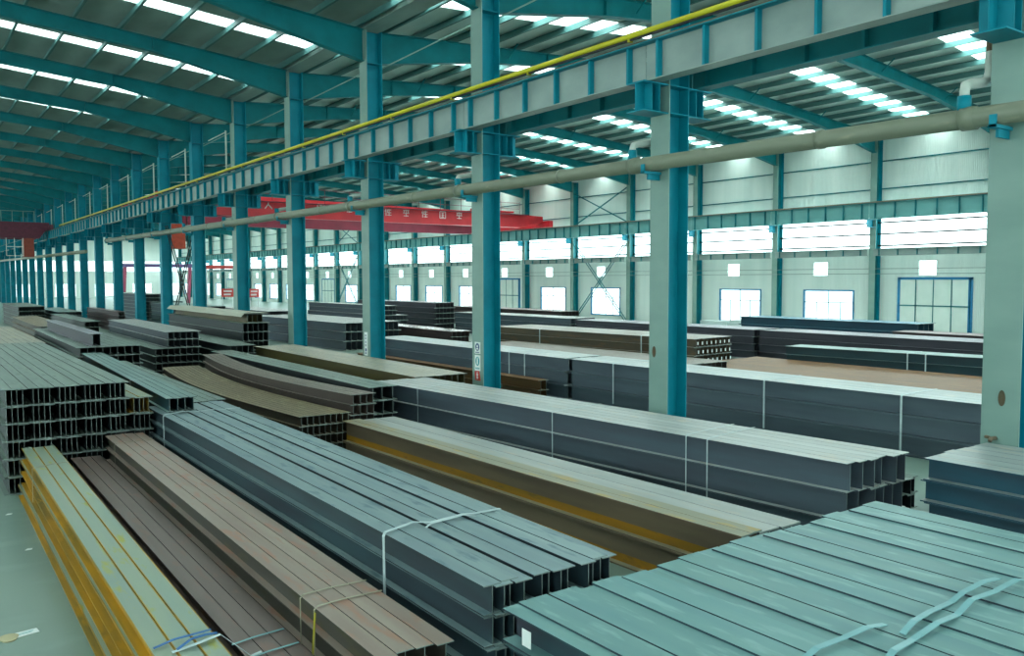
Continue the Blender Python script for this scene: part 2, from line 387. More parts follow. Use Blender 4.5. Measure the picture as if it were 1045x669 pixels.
# ------------------------------------------------------------------ rafters
def rafter_mesh(xs_top, side):
    """tapered I rafter; list of (x, ztop, zbot)"""
    b = MB()
    def yy(x, d): return (skew(x) if side == 'r' else 0) + d
    for (xa, ta, ba), (xb, tb, bb) in zip(xs_top[:-1], xs_top[1:]):
        for (w, za0, za1, zb0, zb1) in ((.008, ba, ta, bb, tb), (.14, ba-.02, ba, bb-.02, bb), (.14, ta-.02, ta, tb-.02, tb)):
            pts = [(xa, yy(xa, -w), za0), (xb, yy(xb, -w), zb0), (xb, yy(xb, -w), zb1), (xa, yy(xa, -w), za1)]
            b.poly(pts, (0, 2*w, 0))
    for x in (xs_top[1][0], xs_top[2][0]):      # splice plates
        q = [p for p in xs_top if p[0] == x][0]; b.poly([(x-.02, yy(x, -.12), q[2]), (x+.02, yy(x, -.12), q[2]), (x+.02, yy(x, -.12), q[1]), (x-.02, yy(x, -.12), q[1])], (0, .24, 0))
    return b.mesh('rafter', [M['rafter_paint']])
def prof(fn, l):
    return [(x, fn(x), fn(x)-d) for x, d in l]
rn = rafter_mesh(prof(roof_n, [(CX-.31, 1.05), (8.1, .47), (3, .52), (LX, .75), (-10, .52), (-15.3, .47), (NX, 1.05)]), 'n')
rr = rafter_mesh(prof(roof_r, [(CX+.31, 1.05), (18.2, .62), (21.6, .45), (RX, .62), (40, .45), (43.3, .62), (WX-.3, 1.05)]), 'r')
for n in range(-1, NB+1):
    o = link('roof_rafter', rn); o.location = (0, cy(n), 0)
    tag(o, 'teal tapered roof rafter over the near aisle, %s from the right' % ORD[n+1], 'rafter', 'rafters over the near aisle')
    o = link('roof_rafter', rr); o.location = (0, cy(n), 0)
    tag(o, 'teal tapered roof rafter over the far hall, %s from the right' % ORD[n+1], 'rafter', 'rafters over the far hall')

# purlins: Z sections running the length of the hall
def purlin(x, fn, label, grp, side):
    z = fn(x)+.01; ya, yb = Y0-1.5, Y1; h = .25
    b = MB(); b.box((x-.01, ya, z), (x+.01, yb, z+h)); b.box((x-.08, ya, z), (x, yb, z+.012)); b.box((x, ya, z+h-.012), (x+.08, yb, z+h))
    tag(b.build('roof_purlin', 'purlin_paint'), label, 'purlin', grp)
k = 0; x = CX-.55
while x > 0.0:
    purlin(x, roof_n, 'grey-green roof purlin of the near aisle, %s left of the middle columns' % ORD[k], 'purlins over the near aisle', 'n'); x -= 1.5; k += 1
k = 0; x = CX+.6
while x < WX-.4:
    purlin(x, roof_r, 'grey-green roof purlin of the far hall, %s right of the middle columns' % ORD[k], 'purlins over the far hall', 'r'); x += 1.5; k += 1
# valley gutter above the column row
b = MB(); b.box((CX-.35, Y0, 12.14), (CX+.35, Y1, 12.2)); b.box((CX-.37, Y0, 12.14), (CX-.35, Y1, 12.36)); b.box((CX+.35, Y0, 12.14), (CX+.37, Y1, 12.36))
tag(b.build('valley_gutter', 'roof_sheet'), 'long metal valley gutter above the middle column row', 'gutter')

# ------------------------------------------------------------------ middle columns
FW, DP = .54, .60                            # flange width, depth
def make_column():
    r = thing('steel_column', '', 'column', (CX, cy(0), 0), 'middle row columns')
    b = MB(); b.box((-DP/2, -FW/2, .03), (-DP/2+.022, FW/2, 12.1)); b.build('flange', 'pale_grey_green', r)['label'] = 'pale grey-green face'  # near flange set paler than the web and far flange
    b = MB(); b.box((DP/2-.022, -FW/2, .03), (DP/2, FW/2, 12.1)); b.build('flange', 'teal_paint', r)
    b = MB(); b.box((-DP/2+.022, -.008, .03), (DP/2-.022, .008, 12.1)); b.build('web', 'teal_paint', r)
    b = MB(); b.box((-.45, -.4, 0), (.45, .4, .03)); b.build('base_plate', 'teal_dark_paint', r)
    for sg in (-1, 1):
        b = MB(); xa, xb = sorted((sg*DP/2, sg*1.03))
        b.box((xa, -.25, 7.08), (xb, .25, 7.105)); b.box((xa, -.25, 7.66), (xb, .25, 7.69)); b.box((xa, -.01, 7.1), (xb, .01, 7.67))
        for xs in (.56, .78): b.box((sg*xs-.008, -.24, 7.1), (sg*xs+.008, .24, 7.67))
        b.build('bracket', 'teal_paint', r)
    for z in (7.1, 7.675, 11.0):
        b = MB(); b.box((-DP/2+.022, -FW/2, z-.01), (DP/2-.022, FW/2, z+.01)); b.build('stiffener', 'teal_paint', r)
    return r
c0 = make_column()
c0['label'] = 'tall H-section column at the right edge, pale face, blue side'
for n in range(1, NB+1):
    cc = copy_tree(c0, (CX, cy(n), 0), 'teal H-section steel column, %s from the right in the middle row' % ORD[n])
    if n >= 6:      # the farther columns are teal on every face
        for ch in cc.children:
            if ch.data.materials[0] == M['pale_grey_green']:
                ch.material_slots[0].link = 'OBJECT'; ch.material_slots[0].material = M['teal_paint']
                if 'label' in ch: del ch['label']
for n in range(5, 15):
    r = thing('vent_pipe', 'thin pale pipe with a slanted stay above the girder at the %s column' % ORD[n], 'pipe', (CX-.5, cy(n)+.3, 8.6), 'thin pipes above the runway girder')
    b = MB(); b.tube([(0, 0, 0), (0, 0, 2.0), (.02, .08, 2.12)], .04, 8); b.build('pipe', 'white_plastic', r, True)
    b = MB(); b.tube([(0, 0, 2.05), (-.1, 2.4, 1.95)], .025, 6); b.build('stay', 'white_plastic', r)

# wall columns
def make_wcol():
    r = thing('wall_column', '', 'column', (0, 0, 0), 'columns along the far wall')
    for sg in (-1, 1):
        b = MB(); b.box((sg*.28-.01, -.2, .02), (sg*.28+.01, .2, 11.9)); b.build('flange', 'pale_grey_green' if sg < 0 else 'teal_paint', r)
    b = MB(); b.box((-.27, -.008, .02), (.27, .008, 11.9)); b.build('web', 'teal_dark_paint', r)
    b = MB(); b.box((-.4, -.3, 0), (.31, .3, .02)); b.build('base_plate', 'teal_dark_paint', r)
    b = MB(); b.box((-.95, -.18, 6.62), (-.29, .18, 6.64)); b.box((-.95, -.18, 7.06), (-.29, .18, 7.08)); b.box((-.95, -.01, 6.64), (-.29, .01, 7.06)); b.build('bracket', 'teal_paint', r)
    return r
w0 = None
for n in range(-1, NB+1):
    if w0 is None: w0 = make_wcol(); w0.location = (WX, wy(n), 0); w0['label'] = 'teal wall column at the far wall, first from the right'
    else: copy_tree(w0, (WX, wy(n), 0), 'teal wall column standing against the far wall, %s from the right' % ORD[n+1])

# ------------------------------------------------------------------ crane runway girders
def runway(x, zb, h, tf, bf, webm, name, lab, grp, y_of, stm='teal_paint', sw=.03):
    r0 = None
    for n in range(-1, NB):
        if r0 is None:
            r0 = thing(name, '', 'girder', (x, y_of(n), 0), grp)
            b = MB(); b.box((-.007, .01, zb+.02), (.007, P-.01, zb+h-.025)); b.build('web', webm, r0)
            b = MB(); b.box((-bf/2, .01, zb), (bf/2, P-.01, zb+.02)); b.build('bottom_flange', webm, r0)
            b = MB(); b.box((-tf/2, .01, zb+h-.025), (tf/2, P-.01, zb+h)); b.build('top_flange', stm, r0)
            b = MB(); b.box((-.035, .01, zb+h), (.035, P-.01, zb+h+.09)); b.build('rail', 'rusty_pipe', r0)
            for i in range(6):
                y = .43 + i*(P-.86)/5
                b = MB(); b.box((-.14, y-sw, zb+.02), (.14, y+sw, zb+h-.025)); b.build('stiffener', stm, r0)
            r0['label'] = lab % (ORD[0]); 
        else: copy_tree(r0, (x, y_of(n), 0), lab % ORD[n+1])
runway(12.83, 7.70, .80, .40, .34, 'girder_pale', 'runway_girder', 'pale crane runway girder on the near side of the columns, %s bay from right', 'near crane runway girders', cy)
runway(14.25, 7.70, .80, .40, .34, 'teal_dark_paint', 'runway_girder', 'teal crane runway girder on the far side of the columns, %s bay from right', 'far crane runway girders', cy, 'teal_dark_paint')
runway(WX-.72, 7.09, .95, .34, .30, 'teal_light', 'runway_girder', 'blue-green crane runway girder along the far wall, %s bay from right', 'wall crane runway girders', wy, 'teal_dark_paint', .018)

# yellow safety rail along the near girder
r = thing('safety_rail', 'long bright yellow rail running along the top of the near crane girder', 'rail', (12.6, Y0+1, 0))
b = MB(); b.tube([(0, 0, 8.68), (0, 98, 8.68)], .06, 8); b.build('rail_bar', 'yellow_paint', r, True)
b = MB(); b.box((-.02, 0, 8.575), (.02, 98, 8.62)); b.build('conductor_bar', 'black', r)
for i in range(28):
    b = MB(); y = 1.1 + 3.5*i; b.box((-.03, y-.03, 8.56), (.07, y+.03, 8.70)); b.build('clip', 'yellow_paint', r)

# wall tie beam with plates below the high windows
for n in range(-1, NB):
    if n == -1:
        b = MB(); b.box((-.12, .2, 5.3), (.12, P-.2, 5.33)); b.box((-.12, .2, 4.92), (.12, P-.2, 4.94)); b.box((-.006, .2, 4.94), (.006, P-.2, 5.3))
        for i in range(6): b.box((-.1, .6+i*1.16, 4.94), (.1, .63+i*1.16, 5.3), 1)
        t0 = b.build('tie_beam', ['girder_pale', 'teal_dark_paint']); t0.location = (WX-.4-.1, wy(n), 0); t0.data.materials[0] = M['girder_pale']
        tag(t0, 'slim teal tie beam below the high windows, first bay from the right', 'beam', 'tie beams along the far wall')
    else:
        o = t0.copy(); COL.objects.link(o); o.location = (WX-.5, wy(n), 0); o['label'] = 'slim teal tie beam below the high windows, %s bay from the right' % ORD[n+1]
# dark girt lines on the upper wall
for z, nm in ((8.9, 'lower'), (10.55, 'upper')):
    b = MB(); b.box((X0w-.06, Y0+.1, z), (X0w, Y1-.1, z+.07)); tag(b.build('wall_girt', 'teal_dark_paint'), 'thin dark %s girt line along the upper far wall' % nm, 'girt')
for z, nm in ((4.15, 'upper'), (3.85, 'lower')):
    b = MB(); b.tube([(WX-.36, Y0+.1, z), (WX-.36, Y1-.1, z)], .018, 6); tag(b.build('wall_conduit', 'girder_pale'), 'thin %s conduit line along the far wall below the high windows' % nm, 'conduit')

# ------------------------------------------------------------------ wall X bracing and column X bracing
def xbrace(x, ya, yb, z0, z1, w, label, m='teal_dark_paint', dbl=0.0):
    r = thing('cross_brace', label, 'brace', (x, (ya+yb)/2, z0))
    h = (yb-ya)/2
    for i, (s1, s2) in enumerate(((-1, 1), (1, -1))):
        for k in ((0,) if not dbl else (-dbl, dbl)):
            b = MB(); b.bar((.03*i+(0 if not dbl else 0), s1*h+k, 0), (.03*i, s2*h+k, z1-z0), w, w); b.build('diagonal', m, r)
    return r
for n in (6, 13):
    xbrace(WX-.2, wy(n)+.25, wy(n+1)-.25, .1, 6.6, .06, 'large lattice X brace on the far wall, %s bay from the right' % ORD[n+1], 'teal_dark_paint', .14)
    xbrace(WX-.2, wy(n)+.25, wy(n+1)-.25, 8.15, 10.9, .08, 'upper thin X brace on the far wall, %s bay from the right' % ORD[n+1])
xbrace(CX, cy(6)+.3, cy(7)-.3, .1, 6.9, .05, 'black X brace between two middle columns below the orange cab', 'black', .22)
# sloped tie rods up to the roof at each column, fly braces
for n in range(1, 12):
    b = MB(); b.tube([(CX+.35, cy(n)-.05, 10.9), (CX+2.6, cy(n)-3.0, 12.25)], .022, 6)
    tag(b.build('tie_rod', 'pale_grey_green'), 'thin pale tie rod from the %s middle column up to the roof' % ORD[n], 'rod', 'tie rods at the column heads')
fb = None
for n in range(0, 6):
    for q, x in enumerate((19.5, 25.5, 35, 41)):
        for sg, sd in ((1, 'far'), (-1, 'near')):
            b = MB(); b.bar((x, skew(x)+.16*sg, roof_r(x)-.42), (x, skew(x)+.75*sg, roof_r(x)+.05), .04)
            o = b.build('fly_brace', 'rafter_paint'); o.location = (0, cy(n), 0)
            tag(o, 'short fly brace, %s along the %s far-hall rafter from the right, %s side' % (ORD[q], ORD[n+1], sd), 'brace', 'fly braces under the far hall roof')

# ------------------------------------------------------------------ drain pipe along the columns
def pz(y): return 5.95 + .0085*(y-2)
PX = 12.93
r = thing('drain_pipe', 'thick grey-green drain pipe running along the near side of the columns', 'pipe', (PX, 0, 0))
b = MB(); b.tube([(0, -8, pz(-8)), (0, 69, pz(69))], .15, 20); b.build('pipe_run', 'pipe_paint', r, True)
for n in range(0, 10):
    y = cy(n)+.42
    b = MB(); b.tube([(0, y-.1, pz(y)), (0, y+.1, pz(y))], .175, 20); b.build('coupling', 'pipe_paint', r, True)
    b = MB(); yc = cy(n); b.box((-.2, yc-.06, pz(yc)-.21), (.30, yc+.06, pz(yc)-.16)); b.box((-.2, yc-.05, pz(yc)-.2), (-.17, yc+.05, pz(yc)-.02)); b.box((-.05, yc-.02, pz(yc)-.33), (.30, yc+.02, pz(yc)-.2)); b.build('saddle', 'teal_paint', r)
    if n < 9:
        y = cy(n)+2.9; b = MB(); b.tube([(0, y-.05, pz(y)), (0, y+.05, pz(y))], .162, 20); b.build('coupling', 'pipe_paint', r, True)
r = thing('drain_pipe', 'distant lower length of grey drain pipe at the far left columns', 'pipe', (PX, 0, 0))
b = MB(); b.tube([(0, 78, 5.95), (0, 165, 6.55)], .15, 12); b.build('pipe_run', 'pipe_paint', r, True)
# downpipes
def make_down(n, label):
    r = thing('downpipe', label, 'pipe', (CX, cy(n), 0), 'downpipes at the middle columns')
    x = -.02; y = .42; zt = pz(cy(n)+y)
    b = MB(); b.tube([(x, y, 12.05), (x, y, 7.0)], .062, 12); b.build('upper_pipe', 'rusty_pipe' if n == 0 else 'white_plastic', r, True)
    b = MB(); b.tube([(x, y, 7.05), (x, y, 6.75), (x-.03, y+.01, 6.65), (x-.12, y+.03, 6.58), (PX-CX+.12, y+.06, 6.52), (PX-CX+.02, y+.08, 6.49), (PX-CX, y+.08, 6.40), (PX-CX, y+.08, zt+.30)], .072, 12); b.build('elbow', 'white_plastic', r, True)
    b = MB(); b.tube([(PX-CX, y+.08, zt+.34), (PX-CX, y+.08, zt+.1)], .095, 14); b.build('socket', 'teal_paint', r, True)
for n in range(0, 10):
    make_down(n, ('brown-topped downpipe with white elbow beside the right edge column' if n == 0 else 'white downpipe with elbow beside the %s middle column from the right' % ORD[n]))

# ------------------------------------------------------------------ safety signs on the columns, rust marks
fx = CX-DP/2-.001
y = cy(2)
r = thing('safety_sign', 'white safety sign with a blue round figure on the third column', 'sign', (fx, y, 1.68))
b = MB(); b.box((-.008, -.14, -.16), (0, .14, .17)); b.build('board', 'sign_white', r)
def disc(bm, cy_, cz, ry, rz, x0, x1, mi=0, n=20):
    bm.poly([(x0, cy_+math.cos(2*PI*i/n)*ry, cz+math.sin(2*PI*i/n)*rz) for i in range(n)], (x1-x0, 0, 0), mi)
b = MB(); disc(b, 0, .03, .10, .11, -.011, -.008); b.build('emblem', 'sign_blue', r)
b = MB(); disc(b, 0, .05, .035, .04, -.013, -.011); b.poly([(-.013, -.06, -.04), (-.013, .06, -.04), (-.013, .035, .0), (-.013, -.035, .0)], (.002, 0, 0)); b.build('figure', 'sign_white', r)
b = MB()
for i in range(4): b.box((-.011, -.10+i*.053, -.14), (-.008, -.065+i*.053, -.105))
b.build('caption', 'sign_blue', r)
r = thing('safety_sign', 'white safety sign with a teal upright figure on the third column', 'sign', (fx, y, 1.28))
b = MB(); b.box((-.008, -.14, -.24), (0, .14, .2)); b.build('board', 'sign_white', r)
b = MB(); disc(b, 0, .03, .10, .13, -.011, -.008); b.build('emblem', 'sign_teal', r)
b = MB(); b.box((-.013, -.03, -.06), (-.011, .03, .09)); disc(b, 0, .115, .025, .025, -.0135, -.011); b.build('figure', 'sign_white', r)
b = MB()
for i in range(4): b.box((-.011, -.10+i*.053, -.20), (-.008, -.065+i*.053, -.15))
b.build('caption', 'sign_teal', r)
r = thing('safety_sign', 'small red sign with white marks, lowest on the third column', 'sign', (fx, y, .92))
b = MB(); b.poly([(-.008, -.15, -.16), (-.008, .12, -.16), (-.008, .15, .1), (-.008, -.08, .12)], (.008, 0, 0)); b.build('board', 'sign_red', r)
b = MB()
for q in (-.07, .0): b.box((-.011, -.03, q-.02), (-.008, .05, q+.02))
b.box((-.011, .0, -.12), (-.008, .03, .08)); b.build('mark', 'sign_white', r)
y = cy(3)
r = thing('column_plaque', 'tall white plaque with black marks on the fourth column', 'sign', (fx, y, 1.38))
b = MB(); b.box((-.008, -.1, -.42), (0, .14, .4)); b.build('board', 'sign_white', r)
b = MB()
for i, z in enumerate((.28, .18, .06, -.06)): b.box((-.011, -.02, z-.03), (-.008, .08, z+.03)); b.box((-.0125, .0, z-.012), (-.011, .06, z+.012), 1)
disc(b, .02, -.22, .06, .06, -.011, -.008); b.box((-.011, -.03, -.36), (-.008, .08, -.31)); b.build('marks', ['sign_blue', 'sign_white'], r)
for (n, z, lab) in ((0, 1.85, 'rusty cut mark on the pale face of the right edge column'), (1, 2.05, 'dark oval stain plate on the pale face of the second column')):
    b = MB(); disc(b, 0, 0, .05, .12, -.01, 0); disc(b, .01, 0, .02, .07, -.016, -.01); o = b.build('rust_mark', 'rust_mark'); o.location = (fx, cy(n)-(-.12 if n else .02), z); tag(o, lab, 'mark')
b = MB(); b.tube([(0, 0, 0), (-.1, .02, .0), (-.14, .02, -.03)], .03, 8); b.tube([(-.02, .08, 0), (-.1, .1, .02)], .025, 8)
o = b.build('pipe_stub', 'rusty_pipe', None, True); o.location = (fx, cy(0)+.05, 1.24); tag(o, 'small rusty bolt stub low on the right edge column', 'stub')

# ------------------------------------------------------------------ overhead cranes
def glyph(bm, kind, x, z, s, y):
    def st(p, q, w=.1): bm.bar((x+p[0]*s, y, z+p[1]*s), (x+q[0]*s, y, z+q[1]*s), w*s, .02, 0, (0, 1, 0))
    if kind == 'ren': st((.5, 1), (.45, .55), .12); st((.45, .6), (0, 0), .12); st((.45, .6), (1, 0), .12)
    elif kind == 'box':
        for p, q in (((0, 0), (0, 1)), ((1, 0), (1, 1)), ((0, 1), (1, 1)), ((0, 0), (1, 0)), ((.25, .5), (.75, .5)), ((.5, .2), (.5, .8)), ((.25, .2), (.75, .2)), ((.25, .8), (.75, .8))): st(p, q)
    elif kind == 'a':
        for p, q in (((0, .9), (1, .9)), ((.5, 1), (.5, 0)), ((0, .5), (1, .5)), ((.1, .1), (.9, .1)), ((.2, .9), (.1, .5)), ((.8, .9), (.9, .5))): st(p, q)
    else:
        for p, q in (((.15, 1), (.0, .6)), ((.15, .8), (.15, 0)), ((.3, .85), (1, .85)), ((.65, 1), (.65, 0)), ((.35, .45), (1, .45)), ((.35, .1), (1, .1)), ((.4, .85), (.4, .5))): st(p, q)
r = thing('overhead_crane', 'red double-girder overhead crane spanning the far hall with white characters', 'crane', (0, 60, 0))
b = MB()
for (xa, xb, z0a, z0b, z1a, z1b) in ((14.3, 16.5, 8.75, 8.08, 9.5, 9.55), (16.5, 44.5, 8.08, 8.05, 9.55, 9.2), (44.5, 46.9, 8.05, 8.6, 9.2, 9.1)):
    b.poly([(xa, -.3, z0a), (xb, -.3, z0b), (xb, -.3, z1b), (xa, -.3, z1a)], (0, .6, 0))
gd = b.build('box_girder', 'red_paint', r)
for x, kd in ((22.0, 'ren'), (26.0, 'box'), (28.3, 'a'), (31.6, 'b'), (33.2, 'a'), (34.9, 'b'), (36.6, 'box'), (38.2, 'a'), (39.9, 'b')):
    b = MB(); glyph(b, kd, x-.4, 8.66 if x < 30 else 8.56, .54, -.32); b.build('letter', 'letter_white', gd)
b = MB(); b.poly([(14.3, 8.0, 8.75), (16.5, 8.0, 7.85), (44.5, 8.0, 7.85), (46.9, 8.0, 8.6), (46.9, 8.0, 9.2), (14.3, 8.0, 9.45)], (0, .6, 0)); b.build('box_girder', 'maroon_paint', r)
for x in (14.25, WX-.72):
    b = MB(); zz = 8.62 if x < 20 else 8.16; b.box((x-.2, -1.2, zz), (x+.2, 9.6, zz+.55))
    for yy in (-.8, .9, 7.5, 9.2): b.tube([(x-.23, yy, zz+.2), (x+.23, yy, zz+.2)], .16, 12)
    b.build('end_carriage', 'red_paint', r)
b = MB()
for x in range(16, 46, 2): b.tube([(x, -.75, 9.2), (x, -.75, 10.2)], .02, 5)
b.tube([(16, -.75, 10.2), (44, -.75, 10.1)], .02, 5); b.tube([(16, -.75, 9.7), (44, -.75, 9.6)], .02, 5); b.box((15, -.85, 9.12), (45, -.3, 9.17)); b.build('walkway', 'maroon_paint', r)
# trolley near the wall
b = MB(); b.box((41.5, -.2, 9.3), (43.8, 8.6, 9.45)); b.box((42, 2.5, 9.45), (43.3, 4.0, 9.9)); b.tube([(42.6, 3.3, 9.4), (42.6, 3.3, 8.2)], .04, 6)
b.build('trolley', 'red_paint', r)
# hanging cab
b = MB(); b.box((-.75, 0, 0), (.35, 1.4, 1.6)); cb = b.build('cab', 'orange_paint', r); cb.location = (15.25, -2.0, 5.65); cb['label'] = 'orange-red operator cab'
b = MB(); b.box((-.77, .15, .65), (-.75, 1.2, 1.3)); b.box((.35, .15, .65), (.37, 1.2, 1.3)); b.build('glazing', 'black', cb)
b = MB()
for xx in (.5, 1.25):
    for zz in (0, 2.4): b.bar((xx, .1, 0), (xx, .1, 2.6), .06)
b.bar((.4, .1, .1), (1.3, .1, .1), .06); b.bar((.4, .1, 1.1), (1.3, .1, 1.1), .06); b.box((.45, .0, 0), (1.3, 1.3, .06)); b.build('platform', 'white_plastic', cb)
b = MB()
for xx in (1.35, 1.6): b.bar((xx, 0, -1.2), (xx, 0, 2.6), .05)
for i in range(12): b.bar((1.35, 0, -1.1+i*.3), (1.6, 0, -1.1+i*.3), .03)
b.build('ladder', 'yellow_paint', cb)
b = MB()
for xx in (-.6, .2):
    for yy in (.1, 1.2): b.bar((xx, yy, 1.5), (xx, yy, 3.0), .06)
b.build('hanger', 'maroon_paint', cb)

r = thing('overhead_crane', 'dark red overhead crane across the near aisle at far left', 'crane', (0, 97, 0))
b = MB(); b.poly([(-19, 0, 7.75), (11.9, 0, 7.75), (12.5, 0, 8.62), (12.8, 0, 8.62), (12.8, 0, 9.35), (-19, 0, 9.35)], (0, .6, 0)); b.build('box_girder', 'dark_red_paint', r)
b = MB(); b.poly([(-19, 3, 7.75), (11.9, 3, 7.75), (12.5, 3, 8.62), (12.8, 3, 8.62), (12.8, 3, 9.35), (-19, 3, 9.35)], (0, .6, 0)); b.build('box_girder', 'dark_red_paint', r)
b = MB(); b.box((12.72, -1.2, 8.62), (13.0, 4.8, 9.1)); b.build('end_carriage', 'dark_red_paint', r)
b = MB()
for i in range(12): b.tube([(1+i*.95, -.3, 9.35), (1+i*.95, -.3, 10.4)], .025, 5)
b.tube([(1, -.3, 10.4), (11.5, -.3, 10.4)], .025, 5); b.build('handrail', 'pale_grey_green', r)
b = MB(); b.box((-.4, 0, 0), (.5, 1.6, 1.85)); cb = b.build('cab', 'rust_red_paint', r); cb.location = (10.9, 0, 5.9)
b = MB(); 
for xx in (-1.9, -1.2, -.45): b.bar((xx, .1, .1), (xx, .1, 1.85), .06)
b.bar((-1.9, .1, .1), (-.4, .1, .1), .06); b.bar((-1.9, .1, 1.0), (-.4, .1, 1.0), .06); b.build('platform', 'white_plastic', cb)

# small gantries and boards deep in the far hall
r = thing('gantry_crane', 'purple gantry beam on a pink leg deep in the far hall', 'crane', (20.3, 100, 0))
b = MB(); b.box((-.3, 0, 4.95), (7.6, .5, 5.35)); b.build('beam', 'purple_paint', r)
for x in (.1, 7.0):
    b = MB(); b.bar((x-.25, .25, 0), (x+.05, .25, 4.95), .5, .3); b.build('leg', 'pink_paint', r)
r = thing('gantry_crane', 'small red gantry beam between the middle columns in the distance', 'crane', (23.2, 80, 0))
b = MB(); b.box((0, 0, 4.6), (3.2, .4, 4.9)); b.build('beam', 'sign_red', r)
for x in (.1, 3.0):
    b = MB(); b.bar((x, .2, 0), (x, .2, 4.6), .2, .2); b.build('leg', 'sign_white', r)
for (x, y, w, lab) in ((24.6, 78, 1.1, 'red notice board on posts, left one of the distant pair'), (26.0, 75, .9, 'red notice board on posts, right one of the distant pair')):
    r = thing('notice_board', lab, 'sign', (x, y, 0))
    b = MB(); b.box((-w/2, 0, 2.0), (w/2, .08, 2.75)); b.build('board', 'sign_red', r)
    b = MB(); b.box((-w/3, -.01, 2.45), (w/3, 0, 2.6)); b.box((-w/3, -.01, 2.15), (w/4, 0, 2.3)); b.build('lettering', 'letter_white', r)
    for s_ in (-1, 1):
        b = MB(); b.bar((s_*w/2.4, .04, 0), (s_*w/2.4, .04, 2.0), .06); b.build('post', 'sign_white', r)

# ------------------------------------------------------------------ steel beam stacks
mesh_cache = {}
STYLE = {'yellow': 1, 'ochre': 2, 'steelblue': 3}
def ibeam_profile(w, h, tf, tw, style=0):
    a, c = w/2, tw/2
    if style == 1:      # yellow paint along the flange edges
        e = .008
        return [(-a, 0), (a, 0), (a, tf), (c, tf), (c, h-tf), (a, h-tf), (a, h), (a-e, h), (-a+e, h), (-a, h), (-a, h-tf), (-c, h-tf), (-c, tf), (-a, tf)]
    if style == 2:      # rust-yellow band along the lower web
        q = tf + (h-tf)*.28
        return [(-a, 0), (a, 0), (a, tf), (c, tf), (c, q), (c, h-tf), (a, h-tf), (a, h), (-a, h), (-a, h-tf), (-c, h-tf), (-c, q), (-c, tf), (-a, tf)]
    return [(-a, 0), (a, 0), (a, tf), (c, tf), (c, h-tf), (a, h-tf), (a, h), (-a, h), (-a, h-tf), (-c, h-tf), (-c, tf), (-a, tf)]
TOPF = {0: (2, 6, 10), 1: (7,), 2: (2, 7, 12), 3: (6,)}  # ledges take the pale top colour as caught light; steelblue leaves them dark
BANDF = {0: (), 1: (), 2: (3, 11), 3: ()}
def add_ibeam(b, w, h, L, tf, tw, bow, M4, mt, ms, mc, mb, style=0):
    n = 1 if abs(bow) < .01 else 14
    pr = ibeam_profile(w, h, tf, tw, style)
    def mk(j):
        u = j/n
        return lambda a, c: tuple(M4 @ Vector((a + bow*math.sin(PI*u), u*L, c)))
    k0 = len(b.f); N_ = len(pr)
    b.prism(pr, [mk(j) for j in range(n+1)], ms)
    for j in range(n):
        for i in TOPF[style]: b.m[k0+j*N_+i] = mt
        for i in BANDF[style]: b.m[k0+j*N_+i] = mb
    b.m[-1] = b.m[-2] = mc
BEAMS = []           # dicts
def stack(key, desc, x0, y0, x1, L, layers, hb, w, n, zbase=0.0, nested=0, bow=0.0, endvis=1.0, gap=.008, jit=.04, mats=None, skip=None, shift=None, tf=None, sidevis=1.0, lname='stack', ysl=0.0):
    """near-left corner (x0,y0), far-left corner x1 at y0+L"""
    yaw = -math.atan2(x1-x0, L); tf = tf or max(.008, w*.055); tw = max(.006, w*.04)
    dx, dy = math.cos(yaw), math.sin(yaw)
    for l in range(layers):
        nn = n + (skip or {}).get(l, 0)
        off = (shift or {}).get(l, 0.0)
        for i in range(nn):
            drop = 0
            if nested:
                g, q = divmod(i, 4); pitch = w/2 + tw*.5 + .004
                gx = g*(w + 3*pitch + abs(nested)) + q*pitch + w/2
                drop = 1 if (q % 2 == (1 if nested > 0 else 0)) else 0
                cx_ = gx
            else:
                cx_ = w/2 + i*(w+gap)
            lp = hb + (tf if nested else 0) + .001
            z = zbase + l*lp + (tf if (nested and not drop) else 0)
            jy = random.uniform(-jit, jit) - ysl*cx_; jx = off
            px = x0 + (cx_+jx)*dx - jy*dy; py = y0 + (cx_+jx)*dy + jy*dx
            top = l == layers-1 or i >= n + (skip or {}).get(l+1, 0)
            side = i == 0 or (nested and i == 1)
            cxm = px - dy*L/2; cym = py + dx*L/2
            d = math.dist((px-dy*L*.3, py+dx*L*.3, z), (0, 0, HC)); dn = math.dist((px, py, z), (0, 0, HC))
            sc = 0
            Lv = L if y0 > 3 else max(1.0, L*.45)
            if y0 < 3: d = math.dist((px, max(py+L-3, 1), z), (0, 0, HC))
            if top: sc += Lv*w*(.45 if drop else 1)*(HC-z-hb)/d**3
            if side: sc += sidevis*Lv*hb*.5*(.4 if (nested and i == 1) else 1)*(px/d)/d**2
            if py > 3: sc += endvis*w*hb*.8*(py/dn)/dn**2*(.6 if nested else 1)
            BEAMS.append(dict(key=(mats or {}).get((l, i), key), w=w, h=hb, L=L, tf=tf, tw=tw, bow=bow, loc=(px, py, z), yaw=yaw, score=sc,
                              desc=desc, l=layers-1-l, i=i, nn=nn, nl=layers, ln=lname))

